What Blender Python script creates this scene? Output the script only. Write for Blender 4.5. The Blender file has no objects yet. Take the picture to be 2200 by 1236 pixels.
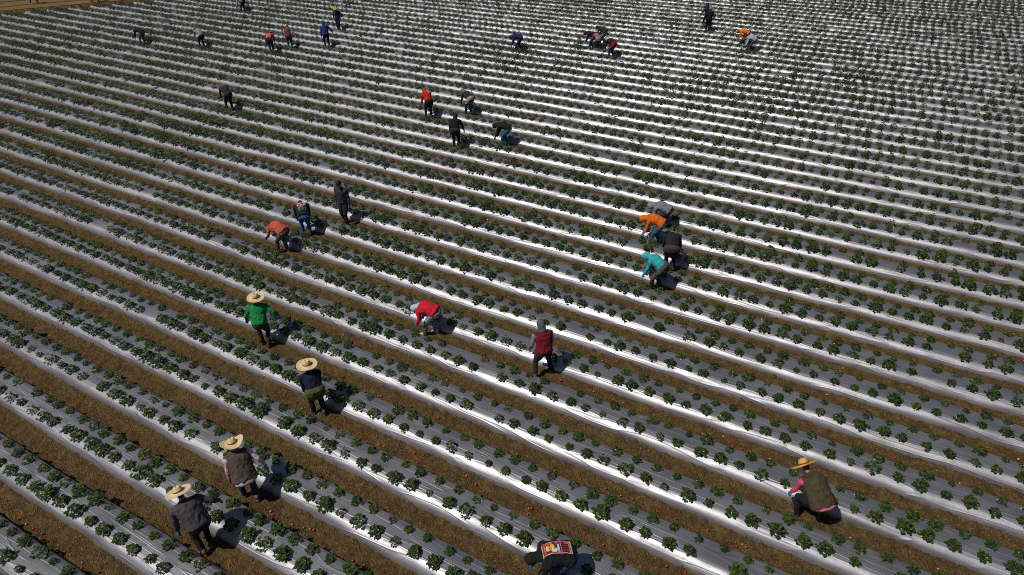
import bpy, bmesh, math, random
import numpy as np
from mathutils import Vector, Matrix, Euler
from mathutils.bvhtree import BVHTree
random.seed(7); RNG = np.random.default_rng(7)
R = math.radians
scene = bpy.context.scene
COL = scene.collection

# ------------------------------------------------------------------ camera
S = 1.32                                   # bed spacing, metres
CAM_H, PITCH, ROLL, FPX = 8.97729 * S, 0.586015, -0.0104998, 1467.0
PHI, D0 = -0.525174, 2.46397               # direction of the beds, offset of bed 0 (in spacings)
cam_d = bpy.data.cameras.new('camera'); cam = bpy.data.objects.new('camera', cam_d); COL.objects.link(cam)
cam_d.sensor_fit = 'HORIZONTAL'; cam_d.sensor_width = 36.0; cam_d.lens = FPX / 2200 * 36
cam_d.clip_end = 2000
cam.matrix_world = Matrix.Translation((0, 0, CAM_H)) @ (Matrix.Rotation(math.pi / 2 - PITCH, 4, 'X') @ Matrix.Rotation(ROLL, 4, 'Z'))
scene.camera = cam

# ------------------------------------------------------------------ light
SUN_AZ, SUN_EL = R(29), R(57)              # direction in which shadows fall, elevation
travel = Vector((math.cos(SUN_AZ) * math.cos(SUN_EL), math.sin(SUN_AZ) * math.cos(SUN_EL), -math.sin(SUN_EL)))
world = bpy.data.worlds.new('World'); scene.world = world; world.use_nodes = True
wn = world.node_tree.nodes; wl = world.node_tree.links
sky = wn.new('ShaderNodeTexSky'); sky.sky_type = 'NISHITA'; sky.sun_disc = False
sky.sun_elevation = SUN_EL
tosun = -travel
sky.sun_rotation = math.atan2(tosun.x, tosun.y)
sky.air_density = 1.0; sky.dust_density = 0.6; sky.ozone_density = 1.0
wn['Background'].inputs['Strength'].default_value = 0.05
wl.new(sky.outputs[0], wn['Background'].inputs['Color'])
sl = bpy.data.lights.new('sun', 'SUN'); sun = bpy.data.objects.new('sun', sl); COL.objects.link(sun)
sl.energy = 4.6; sl.angle = R(0.53); sl.color = (1.0, 0.95, 0.87)
sun.rotation_euler = travel.to_track_quat('-Z', 'Y').to_euler()
sun.location = (-20, -10, 40)
vs = scene.view_settings; vs.view_transform = 'Standard'; vs.look = 'None'; vs.exposure = -0.40; vs.gamma = 1.0; vs.use_curve_mapping = False
scene.cycles.max_bounces = 6; scene.cycles.filter_width = 1.0; scene.cycles.use_denoising = False; scene.cycles.sample_clamp_indirect = 4.0

# ------------------------------------------------------------------ geometry of the photograph
AX = Vector((math.cos(PHI), math.sin(PHI), 0)); NX = Vector((-math.sin(PHI), math.cos(PHI), 0))
def ray(px, py):
    u = (px - 1100) / FPX; v = -(py - 618) / FPX
    c, s = math.cos(ROLL), math.sin(ROLL); u, v = c * u - s * v, s * u + c * v
    return Vector((u, math.cos(PITCH) + v * math.sin(PITCH), -math.sin(PITCH) + v * math.cos(PITCH)))
def ground_at(px, py, z=0.0):
    d = ray(px, py); t = (z - CAM_H) / d.z
    return Vector((0, 0, CAM_H)) + d * t
def to_tn(p): return p.dot(AX), p.dot(NX)
def from_tn(t, n, z=0.0): return AX * t + NX * n + Vector((0, 0, z))
def project(p):                            # world point -> photo pixel and depth
    q = cam.matrix_world.inverted() @ p
    return 1100 + FPX * q.x / -q.z, 618 - FPX * q.y / -q.z, -q.z
CAMINV = np.array(cam.matrix_world.inverted())
def project_np(P):
    Q = P @ CAMINV[:3, :3].T + CAMINV[:3, 3]
    return 1100 + FPX * Q[:, 0] / -Q[:, 2], 618 - FPX * Q[:, 1] / -Q[:, 2], -Q[:, 2]
def field_end(n): return -63.6 + (n - 31.04) * 0.685

# ------------------------------------------------------------------ helpers
def hash3(i, j, k):
    h = (i * 374761393 + j * 668265263 + k * 2147483647 + 1013) & 0xffffffff
    h = ((h ^ (h >> 13)) * 1274126177) & 0xffffffff
    return ((h ^ (h >> 16)) & 0xffff) / 65535.0
def vnoise(P):                             # value noise in 3D on an (N,3) array, -1..1
    P = np.asarray(P, float); I = np.floor(P).astype(np.int64); F = P - I; F = F * F * (3 - 2 * F)
    out = 0
    for dx in (0, 1):
        for dy in (0, 1):
            for dz in (0, 1):
                w = (F[:, 0] if dx else 1 - F[:, 0]) * (F[:, 1] if dy else 1 - F[:, 1]) * (F[:, 2] if dz else 1 - F[:, 2])
                out = out + w * hash3(I[:, 0] + dx, I[:, 1] + dy, I[:, 2] + dz)
    return out * 2 - 1
def vn2(x, y, seed=0.0):
    x = np.asarray(x, float); y = np.asarray(y, float); x, y = np.broadcast_arrays(x, y)
    return vnoise(np.stack([x.ravel(), y.ravel(), np.full(x.size, seed + .37)], 1)).reshape(x.shape)

def mesh_from(name, V, F, mats=(), midx=None, smooth=True):
    me = bpy.data.meshes.new(name); me.from_pydata([tuple(v) for v in V], [], F)
    for m in mats: me.materials.append(m)
    if midx is not None: me.polygons.foreach_set('material_index', midx)
    if smooth: me.polygons.foreach_set('use_smooth', [True] * len(me.polygons))
    me.update(); return me
def grid_mesh(name, V, nu, nv, mats):      # V (nu*nv,3) row-major, fast
    me = bpy.data.meshes.new(name)
    a = np.arange(nu - 1)[:, None] * nv + np.arange(nv - 1)[None, :]
    F = np.stack([a, a + nv, a + nv + 1, a + 1], -1).reshape(-1, 4)
    me.vertices.add(len(V)); me.vertices.foreach_set('co', np.asarray(V, np.float32).ravel())
    me.loops.add(F.size); me.loops.foreach_set('vertex_index', F.ravel().astype(np.int32))
    me.polygons.add(len(F)); me.polygons.foreach_set('loop_start', np.arange(0, F.size, 4, dtype=np.int32))
    me.polygons.foreach_set('use_smooth', np.ones(len(F), bool))
    for m in mats: me.materials.append(m)
    me.update(); me.validate(); return me
def link(name, me, parent=None):
    o = bpy.data.objects.new(name, me); COL.objects.link(o); o.parent = parent; return o
def empty(name, loc, rz=0.0):
    o = bpy.data.objects.new(name, None); COL.objects.link(o); o.location = loc; o.rotation_euler = (0, 0, rz); o.empty_display_size = .2; return o
def tag(o, label=None, cat=None, group=None, kind=None):
    for k, v in (('label', label), ('category', cat), ('group', group), ('kind', kind)):
        if v: o[k] = v
    return o

# ------------------------------------------------------------------ materials
def newmat(name):
    m = bpy.data.materials.new(name); m.use_nodes = True
    nt = m.node_tree; b = nt.nodes['Principled BSDF']
    return m, nt, b
def N(nt, typ, **kw):
    n = nt.nodes.new(typ)
    for k, v in kw.items(): setattr(n, k, v)
    return n
def coords(nt, scale, which='Object'):
    tc = N(nt, 'ShaderNodeTexCoord'); mp = N(nt, 'ShaderNodeMapping'); mp.inputs['Scale'].default_value = scale
    nt.links.new(tc.outputs[which], mp.inputs[0]); return mp.outputs[0]
def noise(nt, vec, scale, detail=3, rough=.55):
    n = N(nt, 'ShaderNodeTexNoise'); n.inputs['Scale'].default_value = scale; n.inputs['Detail'].default_value = detail
    n.inputs['Roughness'].default_value = rough; nt.links.new(vec, n.inputs['Vector']); return n.outputs['Fac']
def ramp(nt, fac, stops):
    r = N(nt, 'ShaderNodeValToRGB'); e = r.color_ramp.elements
    e[0].position, e[0].color = stops[0][0], (*stops[0][1], 1); e[1].position, e[1].color = stops[-1][0], (*stops[-1][1], 1)
    for p, c in stops[1:-1]:
        x = e.new(p); x.color = (*c, 1)
    nt.links.new(fac, r.inputs[0]); return r.outputs[0]
def mixc(nt, fac, a, b):
    m = N(nt, 'ShaderNodeMix', data_type='RGBA')
    for sock, v in ((m.inputs[0], fac), (m.inputs[6], a), (m.inputs[7], b)):
        if hasattr(v, 'is_linked') or hasattr(v, 'links'): nt.links.new(v, sock)
        elif isinstance(v, (int, float)): sock.default_value = v
        else: sock.default_value = (*v, 1)
    return m.outputs[2]
def math_(nt, op, a, b=None, c=None):
    m = N(nt, 'ShaderNodeMath', operation=op)
    for i, v in enumerate((a, b, c)):
        if v is None: continue
        if isinstance(v, (int, float)): m.inputs[i].default_value = v
        else: nt.links.new(v, m.inputs[i])
    return m.outputs[0]
def bump(nt, b, h, strength, dist):
    n = N(nt, 'ShaderNodeBump'); n.inputs['Strength'].default_value = strength; n.inputs['Distance'].default_value = dist
    nt.links.new(h, n.inputs['Height']); nt.links.new(n.outputs[0], b.inputs['Normal']); return n

def make_soil():
    m, nt, b = newmat('furrow_soil'); v = coords(nt, (1, 1, 1))
    n1 = noise(nt, v, 2.2, 4); n2 = noise(nt, v, 24, 6, .7)
    vo = N(nt, 'ShaderNodeTexVoronoi'); vo.inputs['Scale'].default_value = 34; nt.links.new(v, vo.inputs['Vector'])
    c1 = ramp(nt, n2, [(.34, (.032, .018, .007)), (.50, (.098, .060, .023)), (.68, (.245, .165, .074))])
    c2 = mixc(nt, ramp(nt, n1, [(.35, (0, 0, 0)), (.7, (1, 1, 1))]), c1, mixc(nt, .5, c1, (.20, .125, .050)))
    n0 = noise(nt, v, 5.5, 3, .6)
    c2 = mixc(nt, ramp(nt, n0, [(.40, (.55, .55, .55)), (.62, (0, 0, 0))]), c2, (.048, .028, .012))
    # pale specks of straw and stones
    vs_ = N(nt, 'ShaderNodeTexVoronoi'); vs_.inputs['Scale'].default_value = 9; nt.links.new(v, vs_.inputs['Vector'])
    sp = math_(nt, 'LESS_THAN', vs_.outputs['Distance'], .085)
    c3 = mixc(nt, math_(nt, 'MULTIPLY', sp, .75), c2, (.42, .36, .25))
    nt.links.new(c3, b.inputs['Base Color']); b.inputs['Roughness'].default_value = .95; b.inputs['Specular IOR Level'].default_value = .15
    h = math_(nt, 'ADD', math_(nt, 'MULTIPLY', n2, 1.0), math_(nt, 'MULTIPLY', vo.outputs['Distance'], -.7))
    bump(nt, b, h, 1.0, .045); return m
def make_road():
    m, nt, b = newmat('dirt_road'); v = coords(nt, (1, 1, 1))
    n1 = noise(nt, v, .7, 5); n2 = noise(nt, v, 9, 3)
    c = ramp(nt, math_(nt, 'ADD', math_(nt, 'MULTIPLY', n1, .7), math_(nt, 'MULTIPLY', n2, .3)), [(.3, (.095, .056, .023)), (.7, (.21, .133, .058))])
    nt.links.new(c, b.inputs['Base Color']); b.inputs['Roughness'].default_value = .95; b.inputs['Specular IOR Level'].default_value = .15
    bump(nt, b, n2, .5, .03); return m
def make_film():
    m, nt, b = newmat('silver_mulch_film')
    tc = N(nt, 'ShaderNodeTexCoord')
    def vec(sx, sy, off=0):
        mp = N(nt, 'ShaderNodeMapping'); mp.inputs['Scale'].default_value = (sx, sy, 1); mp.inputs['Location'].default_value = (off, off * .37, 0)
        nt.links.new(tc.outputs['Object'], mp.inputs[0]); return mp.outputs[0]
    big = noise(nt, vec(.9, 2.2), 1.0, 2)
    st = noise(nt, vec(1.1, 34), 1.0, 3, .6)           # long wrinkles along the bed
    st2 = noise(nt, vec(2.2, 90, 5), 1.0, 2, .6)
    cr = noise(nt, vec(9, 9, 9), 1.0, 3, .6)
    # separate taut folds: thin ridges where a stretched noise crosses its middle
    fold = math_(nt, 'SUBTRACT', 1.0, math_(nt, 'MULTIPLY', math_(nt, 'ABSOLUTE', math_(nt, 'SUBTRACT', noise(nt, vec(.45, 7, 3), 1.0, 1), .5)), 22))
    fold = math_(nt, 'MAXIMUM', fold, 0.0)
    h = math_(nt, 'ADD', math_(nt, 'MULTIPLY', st, .30), math_(nt, 'MULTIPLY', st2, .10))
    h = math_(nt, 'ADD', h, math_(nt, 'MULTIPLY', fold, .55))
    h = math_(nt, 'ADD', h, math_(nt, 'MULTIPLY', cr, .25))
    bump(nt, b, h, .42, .02)
    geo = N(nt, 'ShaderNodeSeparateXYZ'); nt.links.new(tc.outputs['Object'], geo.inputs[0])
    dn = noise(nt, vec(6, 14, 2), 1.0, 4, .65)
    low = N(nt, 'ShaderNodeMapRange'); low.inputs[1].default_value = .12; low.inputs[2].default_value = -.01; nt.links.new(geo.outputs[2], low.inputs[0])
    dirt = math_(nt, 'MULTIPLY', low.outputs[0], ramp(nt, dn, [(.38, (0, 0, 0)), (.62, (1, 1, 1))]))
    spot = math_(nt, 'MULTIPLY', ramp(nt, noise(nt, vec(3, 5, 7), 1.0, 5, .7), [(.57, (0, 0, 0)), (.70, (1, 1, 1))]), .5)
    base = ramp(nt, big, [(.3, (.27, .267, .290)), (.7, (.355, .350, .375))])
    col = mixc(nt, math_(nt, 'MAXIMUM', math_(nt, 'MULTIPLY', dirt, .8), spot), base, (.20, .15, .095))
    nt.links.new(col, b.inputs['Base Color'])
    met = math_(nt, 'SUBTRACT', .80, math_(nt, 'MULTIPLY', math_(nt, 'MAXIMUM', dirt, spot), .6)); nt.links.new(met, b.inputs['Metallic'])
    rg = math_(nt, 'ADD', .43, math_(nt, 'MULTIPLY', big, .12)); nt.links.new(rg, b.inputs['Roughness'])
    return m
def make_leaf(name, stops, rough=.55):
    m, nt, b = newmat(name)
    g = N(nt, 'ShaderNodeNewGeometry'); oi = N(nt, 'ShaderNodeObjectInfo')
    f = math_(nt, 'ADD', math_(nt, 'MULTIPLY', g.outputs['Random Per Island'], .6), math_(nt, 'MULTIPLY', oi.outputs['Random'], .4))
    c = ramp(nt, f, stops); nt.links.new(c, b.inputs['Base Color'])
    b.inputs['Roughness'].default_value = rough; b.inputs['Specular IOR Level'].default_value = .16
    tr = N(nt, 'ShaderNodeBsdfTranslucent'); mx = N(nt, 'ShaderNodeMixShader'); mx.inputs[0].default_value = .14
    nt.links.new(c, tr.inputs[0]); out = nt.nodes['Material Output']
    nt.links.new(b.outputs[0], mx.inputs[1]); nt.links.new(tr.outputs[0], mx.inputs[2]); nt.links.new(mx.outputs[0], out.inputs[0])
    return m
def plain(name, rgb, rough=.6, spec=.5, metallic=0.0):
    m, nt, b = newmat(name); b.inputs['Base Color'].default_value = (*rgb, 1); b.inputs['Roughness'].default_value = rough
    b.inputs['Specular IOR Level'].default_value = spec; b.inputs['Metallic'].default_value = metallic
    return m
CLOTH = {}
def cloth(rgb, camo=None):
    key = (tuple(rgb), camo)
    if key in CLOTH: return CLOTH[key]
    m, nt, b = newmat('cloth'); v = coords(nt, (1, 1, 1))
    n1 = noise(nt, v, 7, 3); n2 = noise(nt, v, 300, 1)
    dark = tuple(c * .72 for c in rgb); light = tuple(min(1, c * 1.18) for c in rgb)
    c = ramp(nt, n1, [(.3, dark), (.7, light)])
    if camo:
        c = mixc(nt, ramp(nt, noise(nt, v, 11, 1), [(.49, (0, 0, 0)), (.52, (1, 1, 1))]), c, camo)
        c = mixc(nt, ramp(nt, noise(nt, coords(nt, (1.3, 1, .8)), 16, 1), [(.56, (0, 0, 0)), (.58, (1, 1, 1))]), c, tuple(x * .35 for x in rgb))
    nt.links.new(c, b.inputs['Base Color']); b.inputs['Roughness'].default_value = .92; b.inputs['Specular IOR Level'].default_value = .2
    h = math_(nt, 'ADD', math_(nt, 'MULTIPLY', noise(nt, v, 22, 3), 1.0), math_(nt, 'MULTIPLY', n2, .12))
    bump(nt, b, h, .8, .016); CLOTH[key] = m; return m
def make_straw(rgb):
    m, nt, b = newmat('straw'); tc = N(nt, 'ShaderNodeTexCoord')
    w = N(nt, 'ShaderNodeTexWave', wave_type='RINGS', rings_direction='Z'); w.inputs['Scale'].default_value = 26; w.inputs['Distortion'].default_value = .6
    nt.links.new(tc.outputs['Object'], w.inputs['Vector'])
    n = noise(nt, tc.outputs['Object'], 40, 3)
    c = ramp(nt, math_(nt, 'ADD', math_(nt, 'MULTIPLY', w.outputs['Fac'], .45), math_(nt, 'MULTIPLY', n, .55)), [(.2, tuple(x * .7 for x in rgb)), (.75, tuple(min(1, x * 1.12) for x in rgb))])
    nt.links.new(c, b.inputs['Base Color']); b.inputs['Roughness'].default_value = .7; b.inputs['Specular IOR Level'].default_value = .25
    bump(nt, b, w.outputs['Fac'], .35, .004); return m
M_SOIL, M_ROAD, M_FILM = make_soil(), make_road(), make_film()
M_LEAF = make_leaf('strawberry_leaf', [(.0, (.009, .018, .003)), (.45, (.021, .041, .006)), (.82, (.056, .094, .014)), (1, (.15, .18, .03))])
M_STEM = plain('leaf_stalk', (.13, .19, .05), .6)
M_RED = plain('ripe_strawberry', (.50, .018, .012), .35); M_ORANGE = plain('half_ripe_strawberry', (.62, .16, .03), .4)
M_PALE = plain('unripe_strawberry', (.60, .58, .22), .45); M_CALYX = plain('calyx', (.06, .13, .03), .6)
M_PETAL = plain('petal', (.80, .80, .76), .6)
M_SKIN = plain('skin', (.30, .15, .085), .55, .4); M_HAIR = plain('hair', (.012, .009, .007), .5); M_EYE = plain('eye', (.04, .02, .012), .2); M_LIP = plain('lip', (.28, .09, .07), .5)
M_STRAW = make_straw((.66, .51, .29)); M_STRAW2 = make_straw((.62, .33, .10)); M_BAND = plain('hat_band', (.10, .055, .02), .8, .2)
M_GLOVE = plain('blue_glove', (.03, .20, .46), .45); M_GLOVE2 = plain('dark_blue_glove', (.012, .05, .17), .5); M_GLOVEK = plain('black_glove', (.015, .015, .018), .7)
M_INK = plain('film_print', (.20, .20, .22), .45, .4, .6)

# ------------------------------------------------------------------ ground, road
def quad_sheet(name, pts, mat):
    me = mesh_from(name, pts, [tuple(range(len(pts)))], [mat], smooth=False); return link(name, me)
g = quad_sheet('ground', [(-900, -300, -.075), (900, -300, -.075), (900, 1400, -.075), (-900, 1400, -.075)], M_SOIL)
tag(g, 'brown farm soil under and around the planting beds', kind='structure')
ez = []
road_n0, road_n1 = 22.0, 60.0
def strip(name, off0, off1, z, mat, lab):
    n = 40; ns = np.linspace(road_n0, road_n1, n); V = []
    for nn in ns:
        t = field_end(nn)
        for k in range(9):
            f = k / 8; tt = t - (off0 + (off1 - off0) * f)
            V.append(from_tn(tt, nn, z + .02 * float(vn2(tt * .8, nn * .5, 3))))
    o = link(name, grid_mesh(name, np.array(V), n, 9, [mat])); tag(o, lab, kind='structure'); return o
strip('field_margin', -.6, 3.1, -.03, M_SOIL, 'bare brown soil margin at the ends of the beds')
strip('dirt_road', 3.1, 14, .0, M_ROAD, 'pale tan dirt road beyond the ends of the beds')
strip('wheel_track', 5.0, 5.5, .015, M_SOIL, 'dark wheel rut on the dirt road')
strip('wheel_track', 8.0, 8.6, .015, M_SOIL, 'dark wheel rut on the far side of the dirt road')

# ------------------------------------------------------------------ raised beds under silver film
KMIN, KMAX = -2, 62
BED_H = .235
PROF = [(-.004, -.07), (.0, .02), (.012, .072), (.038, .120), (.071, .158), (.108, .188), (.145, .212), (.185, .228), (.235, .237), (.33, .242), (.45, .243), (.57, .241), (.655, .232), (.705, .216), (.742, .186), (.768, .14), (.788, .085), (.808, .02), (.826, -.07)]
WT = np.arange(-115, 115, .2); WOB = {}; SAG = {}
def wob(t, k):                           # the slight sway of the tractor line
    if k not in WOB: WOB[k] = .040 * vn2(WT * .13, k * .30, 41) + .014 * vn2(WT * .5, k * 1.9, 42)
    return np.interp(t, WT, WOB[k])
def sag(t, k):                           # the long rise and fall of a bed top
    if k not in SAG: SAG[k] = .012 * vn2(WT * .3, k * 1.7, 6)
    return np.interp(t, WT, SAG[k])
def bed_z_noise(t, y, k):
    return .010 * vn2(t * 1.3, y * 4 + k * 7.1, 11) + .006 * vn2(t * 4, y * 9 + k * 3.3, 12)
def row_range(k):
    n = S * (D0 + k) + .4; ts = np.arange(-110, 110, .25)
    P = AX.to_tuple(); Q = np.array([[P[0] * t + NX[0] * n, P[1] * t + NX[1] * n, .1] for t in ts])
    x, y, d = project_np(Q); ok = (d > .5) & (x > -170) & (x < 2370) & (y < 1236 + 230) & (y > -140)
    if not ok.any(): return None
    t0, t1 = ts[ok][0], ts[ok][-1]
    t0 = max(t0, field_end(n) + .1 * math.sin(k * 7.3))
    return (t0, t1) if t1 > t0 + 1 else None
ROWS = {}
for k in range(KMIN, KMAX):
    rr = row_range(k)
    if rr: ROWS[k] = rr
BED_OBJ = {}
for k, (t0, t1) in ROWS.items():
    base = S * (D0 + k)
    step = .09 if k < 5 else .14 if k < 12 else .3 if k < 26 else .7
    nt_ = max(4, int((t1 - t0) / step)); ts = np.linspace(t0, t1, nt_); pn = len(PROF)
    Y = np.array([p[0] for p in PROF]); Z = np.array([p[1] for p in PROF])
    T = np.repeat(ts[:, None], pn, 1); YY = np.repeat(Y[None], nt_, 0).copy(); ZZ = np.repeat(Z[None], nt_, 0).copy()
    w = np.clip((Y - .38) / .38, -1, 1)
    edge_f = .028 * vn2(ts * .55, k * 5.3, 1) + .016 * vn2(ts * 2.1, k * 9.1, 2)
    edge_b = .028 * vn2(ts * .55, k * 4.1, 4) + .016 * vn2(ts * 2.1, k * 2.9, 5)
    lowf = np.clip((.22 - Z) / .2, 0, 1)
    YY += np.where(Y < .38, 1, 0)[None] * lowf[None] * edge_f[:, None] + np.where(Y > .38, 1, 0)[None] * lowf[None] * edge_b[:, None]
    top = np.clip((Z - .05) / .15, 0, 1)
    ZZ += top[None] * (bed_z_noise(T, YY, k) + sag(ts, k)[:, None])
    side = np.clip(1 - np.abs(Z - .12) / .12, 0, 1)
    YY += side[None] * .010 * vn2(T * 3.2, ZZ * 8 + k, 8)
    V = np.stack([T, YY + base + wob(ts, k)[:, None], ZZ], -1).reshape(-1, 3)
    o = link('raised_bed', grid_mesh('raised_bed', V, nt_, pn, [M_FILM])); o.rotation_euler = (0, 0, PHI)
    tag(o, 'long raised planting bed under silver grey plastic film', kind='structure'); BED_OBJ[k] = o
def bed_top(t, y, k):
    z = float(np.interp(y, [p[0] for p in PROF[1:-1]], [p[1] for p in PROF[1:-1]]))
    return z + float(bed_z_noise(np.array([t]), np.array([y]), k)[0]) + float(sag(t, k))

# ------------------------------------------------------------------ furrows
for k, (t0, t1) in ROWS.items():
    if k - 1 not in ROWS and k > min(ROWS): continue
    y0, y1 = S * (D0 + k) - S + .735, S * (D0 + k) + .07         # from the bed below to the front of this bed
    st = .026 if k <= 5 else .04 if k <= 9 else .08 if k < 18 else .3 if k < 30 else .8
    nv = {.026: 28, .04: 18, .08: 10, .3: 6, .8: 4}[st]
    nt_ = max(4, int((t1 - t0) / st)); ts = np.linspace(t0, t1, nt_); ys = np.linspace(y0, y1, nv)
    T, YY = np.meshgrid(ts, ys, indexing='ij'); u = (YY - y0) / (y1 - y0)
    Z = .012 * np.cos((u - .5) * 2 * math.pi) * -1 + .012
    Z = Z + .026 * vn2(T * 5, YY * 5, 21) + .026 * vn2(T * 11, YY * 11, 22)
    Z = Z * (1 - .45 * np.exp(-((u - .5 - .12 * vn2(T * .8, k, 27)) / .16) ** 2))      # trodden line
    if st < .05: Z = Z + .034 * np.abs(vn2(T * 18, YY * 18, 23)) + .045 * np.clip(vn2(T * 9, YY * 9, 24) - .3, 0, 1) - .006
    o = link('furrow', grid_mesh('furrow', np.stack([T, YY + (1 - u) * wob(T, k - 1) + u * wob(T, k), Z - .006], -1).reshape(-1, 3), nt_, nv, [M_SOIL])); o.rotation_euler = (0, 0, PHI)
    tag(o, 'furrow of loose brown soil between two film covered beds', kind='structure')

# ------------------------------------------------------------------ lettering printed on the film
cu = bpy.data.curves.new('lettering', 'FONT'); cu.body = 'LUZEM'; cu.size = .105; cu.align_x = 'CENTER'; cu.align_y = 'CENTER'; cu.resolution_u = 1
tmp = bpy.data.objects.new('tmp_text', cu); COL.objects.link(tmp); bpy.context.view_layer.update()
tm = bpy.data.meshes.new_from_object(tmp.evaluated_get(bpy.context.evaluated_depsgraph_get()))
LV = np.array([v.co for v in tm.vertices]); LF = [tuple(p.vertices) for p in tm.polygons]
bpy.data.objects.remove(tmp); bpy.data.curves.remove(cu)
def lettering(k, t, y):
    base = S * (D0 + k); V = []
    for v in LV:
        V.append((t + v[0], base + y + v[1] + float(wob(t, k)), bed_top(t + v[0], y + v[1], k) + .004))
    o = link('printed_lettering', mesh_from('printed_lettering', V, LF, [M_INK], smooth=False), BED_OBJ[k])
for k in range(0, 8):
    t0, t1 = ROWS[k]; t = t0 + .3 + .2 * k
    while t < t1:
        px, py, d = project(from_tn(t, S * (D0 + k) + .38, .24))
        if -50 < px < 2250 and 560 < py < 1300: lettering(k, t, .375)
        t += .92

# ================================================================== people
class MB:
    def __init__(s): s.v = []; s.f = []
    def tube(s, rings, n=14):             # rings: (centre, half-axis U, half-axis V); rounded caps
        b = len(s.v)
        for c, U, W in rings:
            for i in range(n):
                a = 2 * math.pi * i / n; s.v.append(c + U * math.cos(a) + W * math.sin(a))
        for r in range(len(rings) - 1):
            for i in range(n):
                j = (i + 1) % n; s.f.append((b + r * n + i, b + r * n + j, b + (r + 1) * n + j, b + (r + 1) * n + i))
        for r, flip in ((0, True), (len(rings) - 1, False)):
            ci = len(s.v); s.v.append(rings[r][0].copy())
            for i in range(n):
                j = (i + 1) % n; q = (b + r * n + i, b + r * n + j, ci); s.f.append(q[::-1] if flip else q)
    def limb(s, pts, radii, n=10, flat=None):
        pts = [Vector(p) for p in pts]; rings = []
        d0 = (pts[1] - pts[0]).normalized(); u = d0.orthogonal().normalized()
        P = [pts[0] - d0 * radii[0] * .55] + pts + [pts[-1] + (pts[-1] - pts[-2]).normalized() * radii[-1] * .55]
        Rr = [radii[0] * .6] + list(radii) + [radii[-1] * .6]
        for i, p in enumerate(P):
            d = (P[min(i + 1, len(P) - 1)] - P[max(i - 1, 0)]).normalized()
            u = (u - d * u.dot(d)).normalized(); w = d.cross(u)
            rings.append((p, u * Rr[i], w * Rr[i]))
        s.tube(rings, n)
    def ball(s, c, rx, ry, rz, X=Vector((1, 0, 0)), Y=Vector((0, 1, 0)), Z=Vector((0, 0, 1)), n=14, m=8):
        rings = []
        for k in range(m):
            a = -math.pi / 2 + math.pi * (k + .5) / m
            rings.append((c + Z * rz * math.sin(a) * 1.02, X * rx * math.cos(a), Y * ry * math.cos(a)))
        s.tube(rings, n)
CUT = {}
REM = []                                   # (object, fold amplitude, fold scale) to finish in one pass
def rem_obj(name, mb, mat, parent, voxel, smooth=6, fold=0.0, fscale=9.0):
    o = link(name, mesh_from(name, mb.v, mb.f, [mat]), parent)
    r = o.modifiers.new('r', 'REMESH'); r.mode = 'VOXEL'; r.voxel_size = voxel; r.use_smooth_shade = True
    if smooth:
        m = o.modifiers.new('s', 'SMOOTH'); m.factor = .5; m.iterations = smooth
    REM.append((o, fold, fscale)); return o
def raw_obj(name, mb, mat, parent): return link(name, mesh_from(name, mb.v, mb.f, [mat]), parent)
def ik(a, target, l1, l2, pole):
    d = target - a; L = min(max(d.length, .08), (l1 + l2) * .995); d = d.normalized()
    x = (l1 * l1 - l2 * l2 + L * L) / (2 * L); h = math.sqrt(max(l1 * l1 - x * x, 0))
    p = (pole - d * pole.dot(d)).normalized()
    return a + d * x + p * h, a + d * L
X1 = Vector((1, 0, 0))
def ring_band(mb, c, U, W, Zd, r0, r1, h, n=24): pass

def straw_hat(name, parent, c, up, fwd, mat, scale=1.0, curl=.03, crown='crease'):
    V = []; F = []; n = 36
    prof = [(.0, .112), (.03, .116), (.058, .112), (.074, .098), (.083, .07), (.090, .035), (.096, .008), (.105, -.002), (.14, -.010), (.18, -.014), (.215, -.010), (.235, .0), (.236, -.006), (.20, -.022), (.14, -.019), (.10, -.010), (.085, .01)]
    for r, z in prof:
        for i in range(n):
            a = 2 * math.pi * i / n; x, y = r * math.cos(a), r * math.sin(a) * 1.06; zz = z
            if r > .1: zz += curl * (x / .236) ** 2 * 1.4 - curl * .5 * (y / .25) ** 2 + .008 * math.sin(3 * a + 1)
            elif z > .05:
                zz -= .028 * math.exp(-(x / .022) ** 2) * (1 if y > -.06 else .4)
                x *= 1 - .22 * max(0, (z - .05) / .07) * (1 if y > 0 else .5); zz += .012 * (-y / .09)
            V.append((x * scale, y * scale, zz * scale))
    m = len(prof)
    for k in range(m - 1):
        for i in range(n):
            j = (i + 1) % n; F.append((k * n + i, k * n + j, (k + 1) * n + j, (k + 1) * n + i))
    F.append(tuple(range(n)))
    o = link(name, mesh_from(name, V, F, [mat]), parent)
    right = fwd.cross(up).normalized()
    o.matrix_local = Matrix.Translation(c) @ Matrix((right, fwd, up)).transposed().to_4x4()
    V = []; F = []
    for z, rr in ((.008, .0985), (.03, .0945), (.032, .091), (.006, .094)):
        for i in range(n):
            a = 2 * math.pi * i / n; V.append((rr * math.cos(a) * scale, rr * math.sin(a) * 1.06 * scale, z * scale))
    for k in range(4):
        for i in range(n):
            j = (i + 1) % n; k2 = (k + 1) % 4; F.append((k * n + i, k * n + j, k2 * n + j, k2 * n + i))
    link('hat_band', mesh_from('hat_band', V, F, [M_BAND]), o)
    return o
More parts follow.
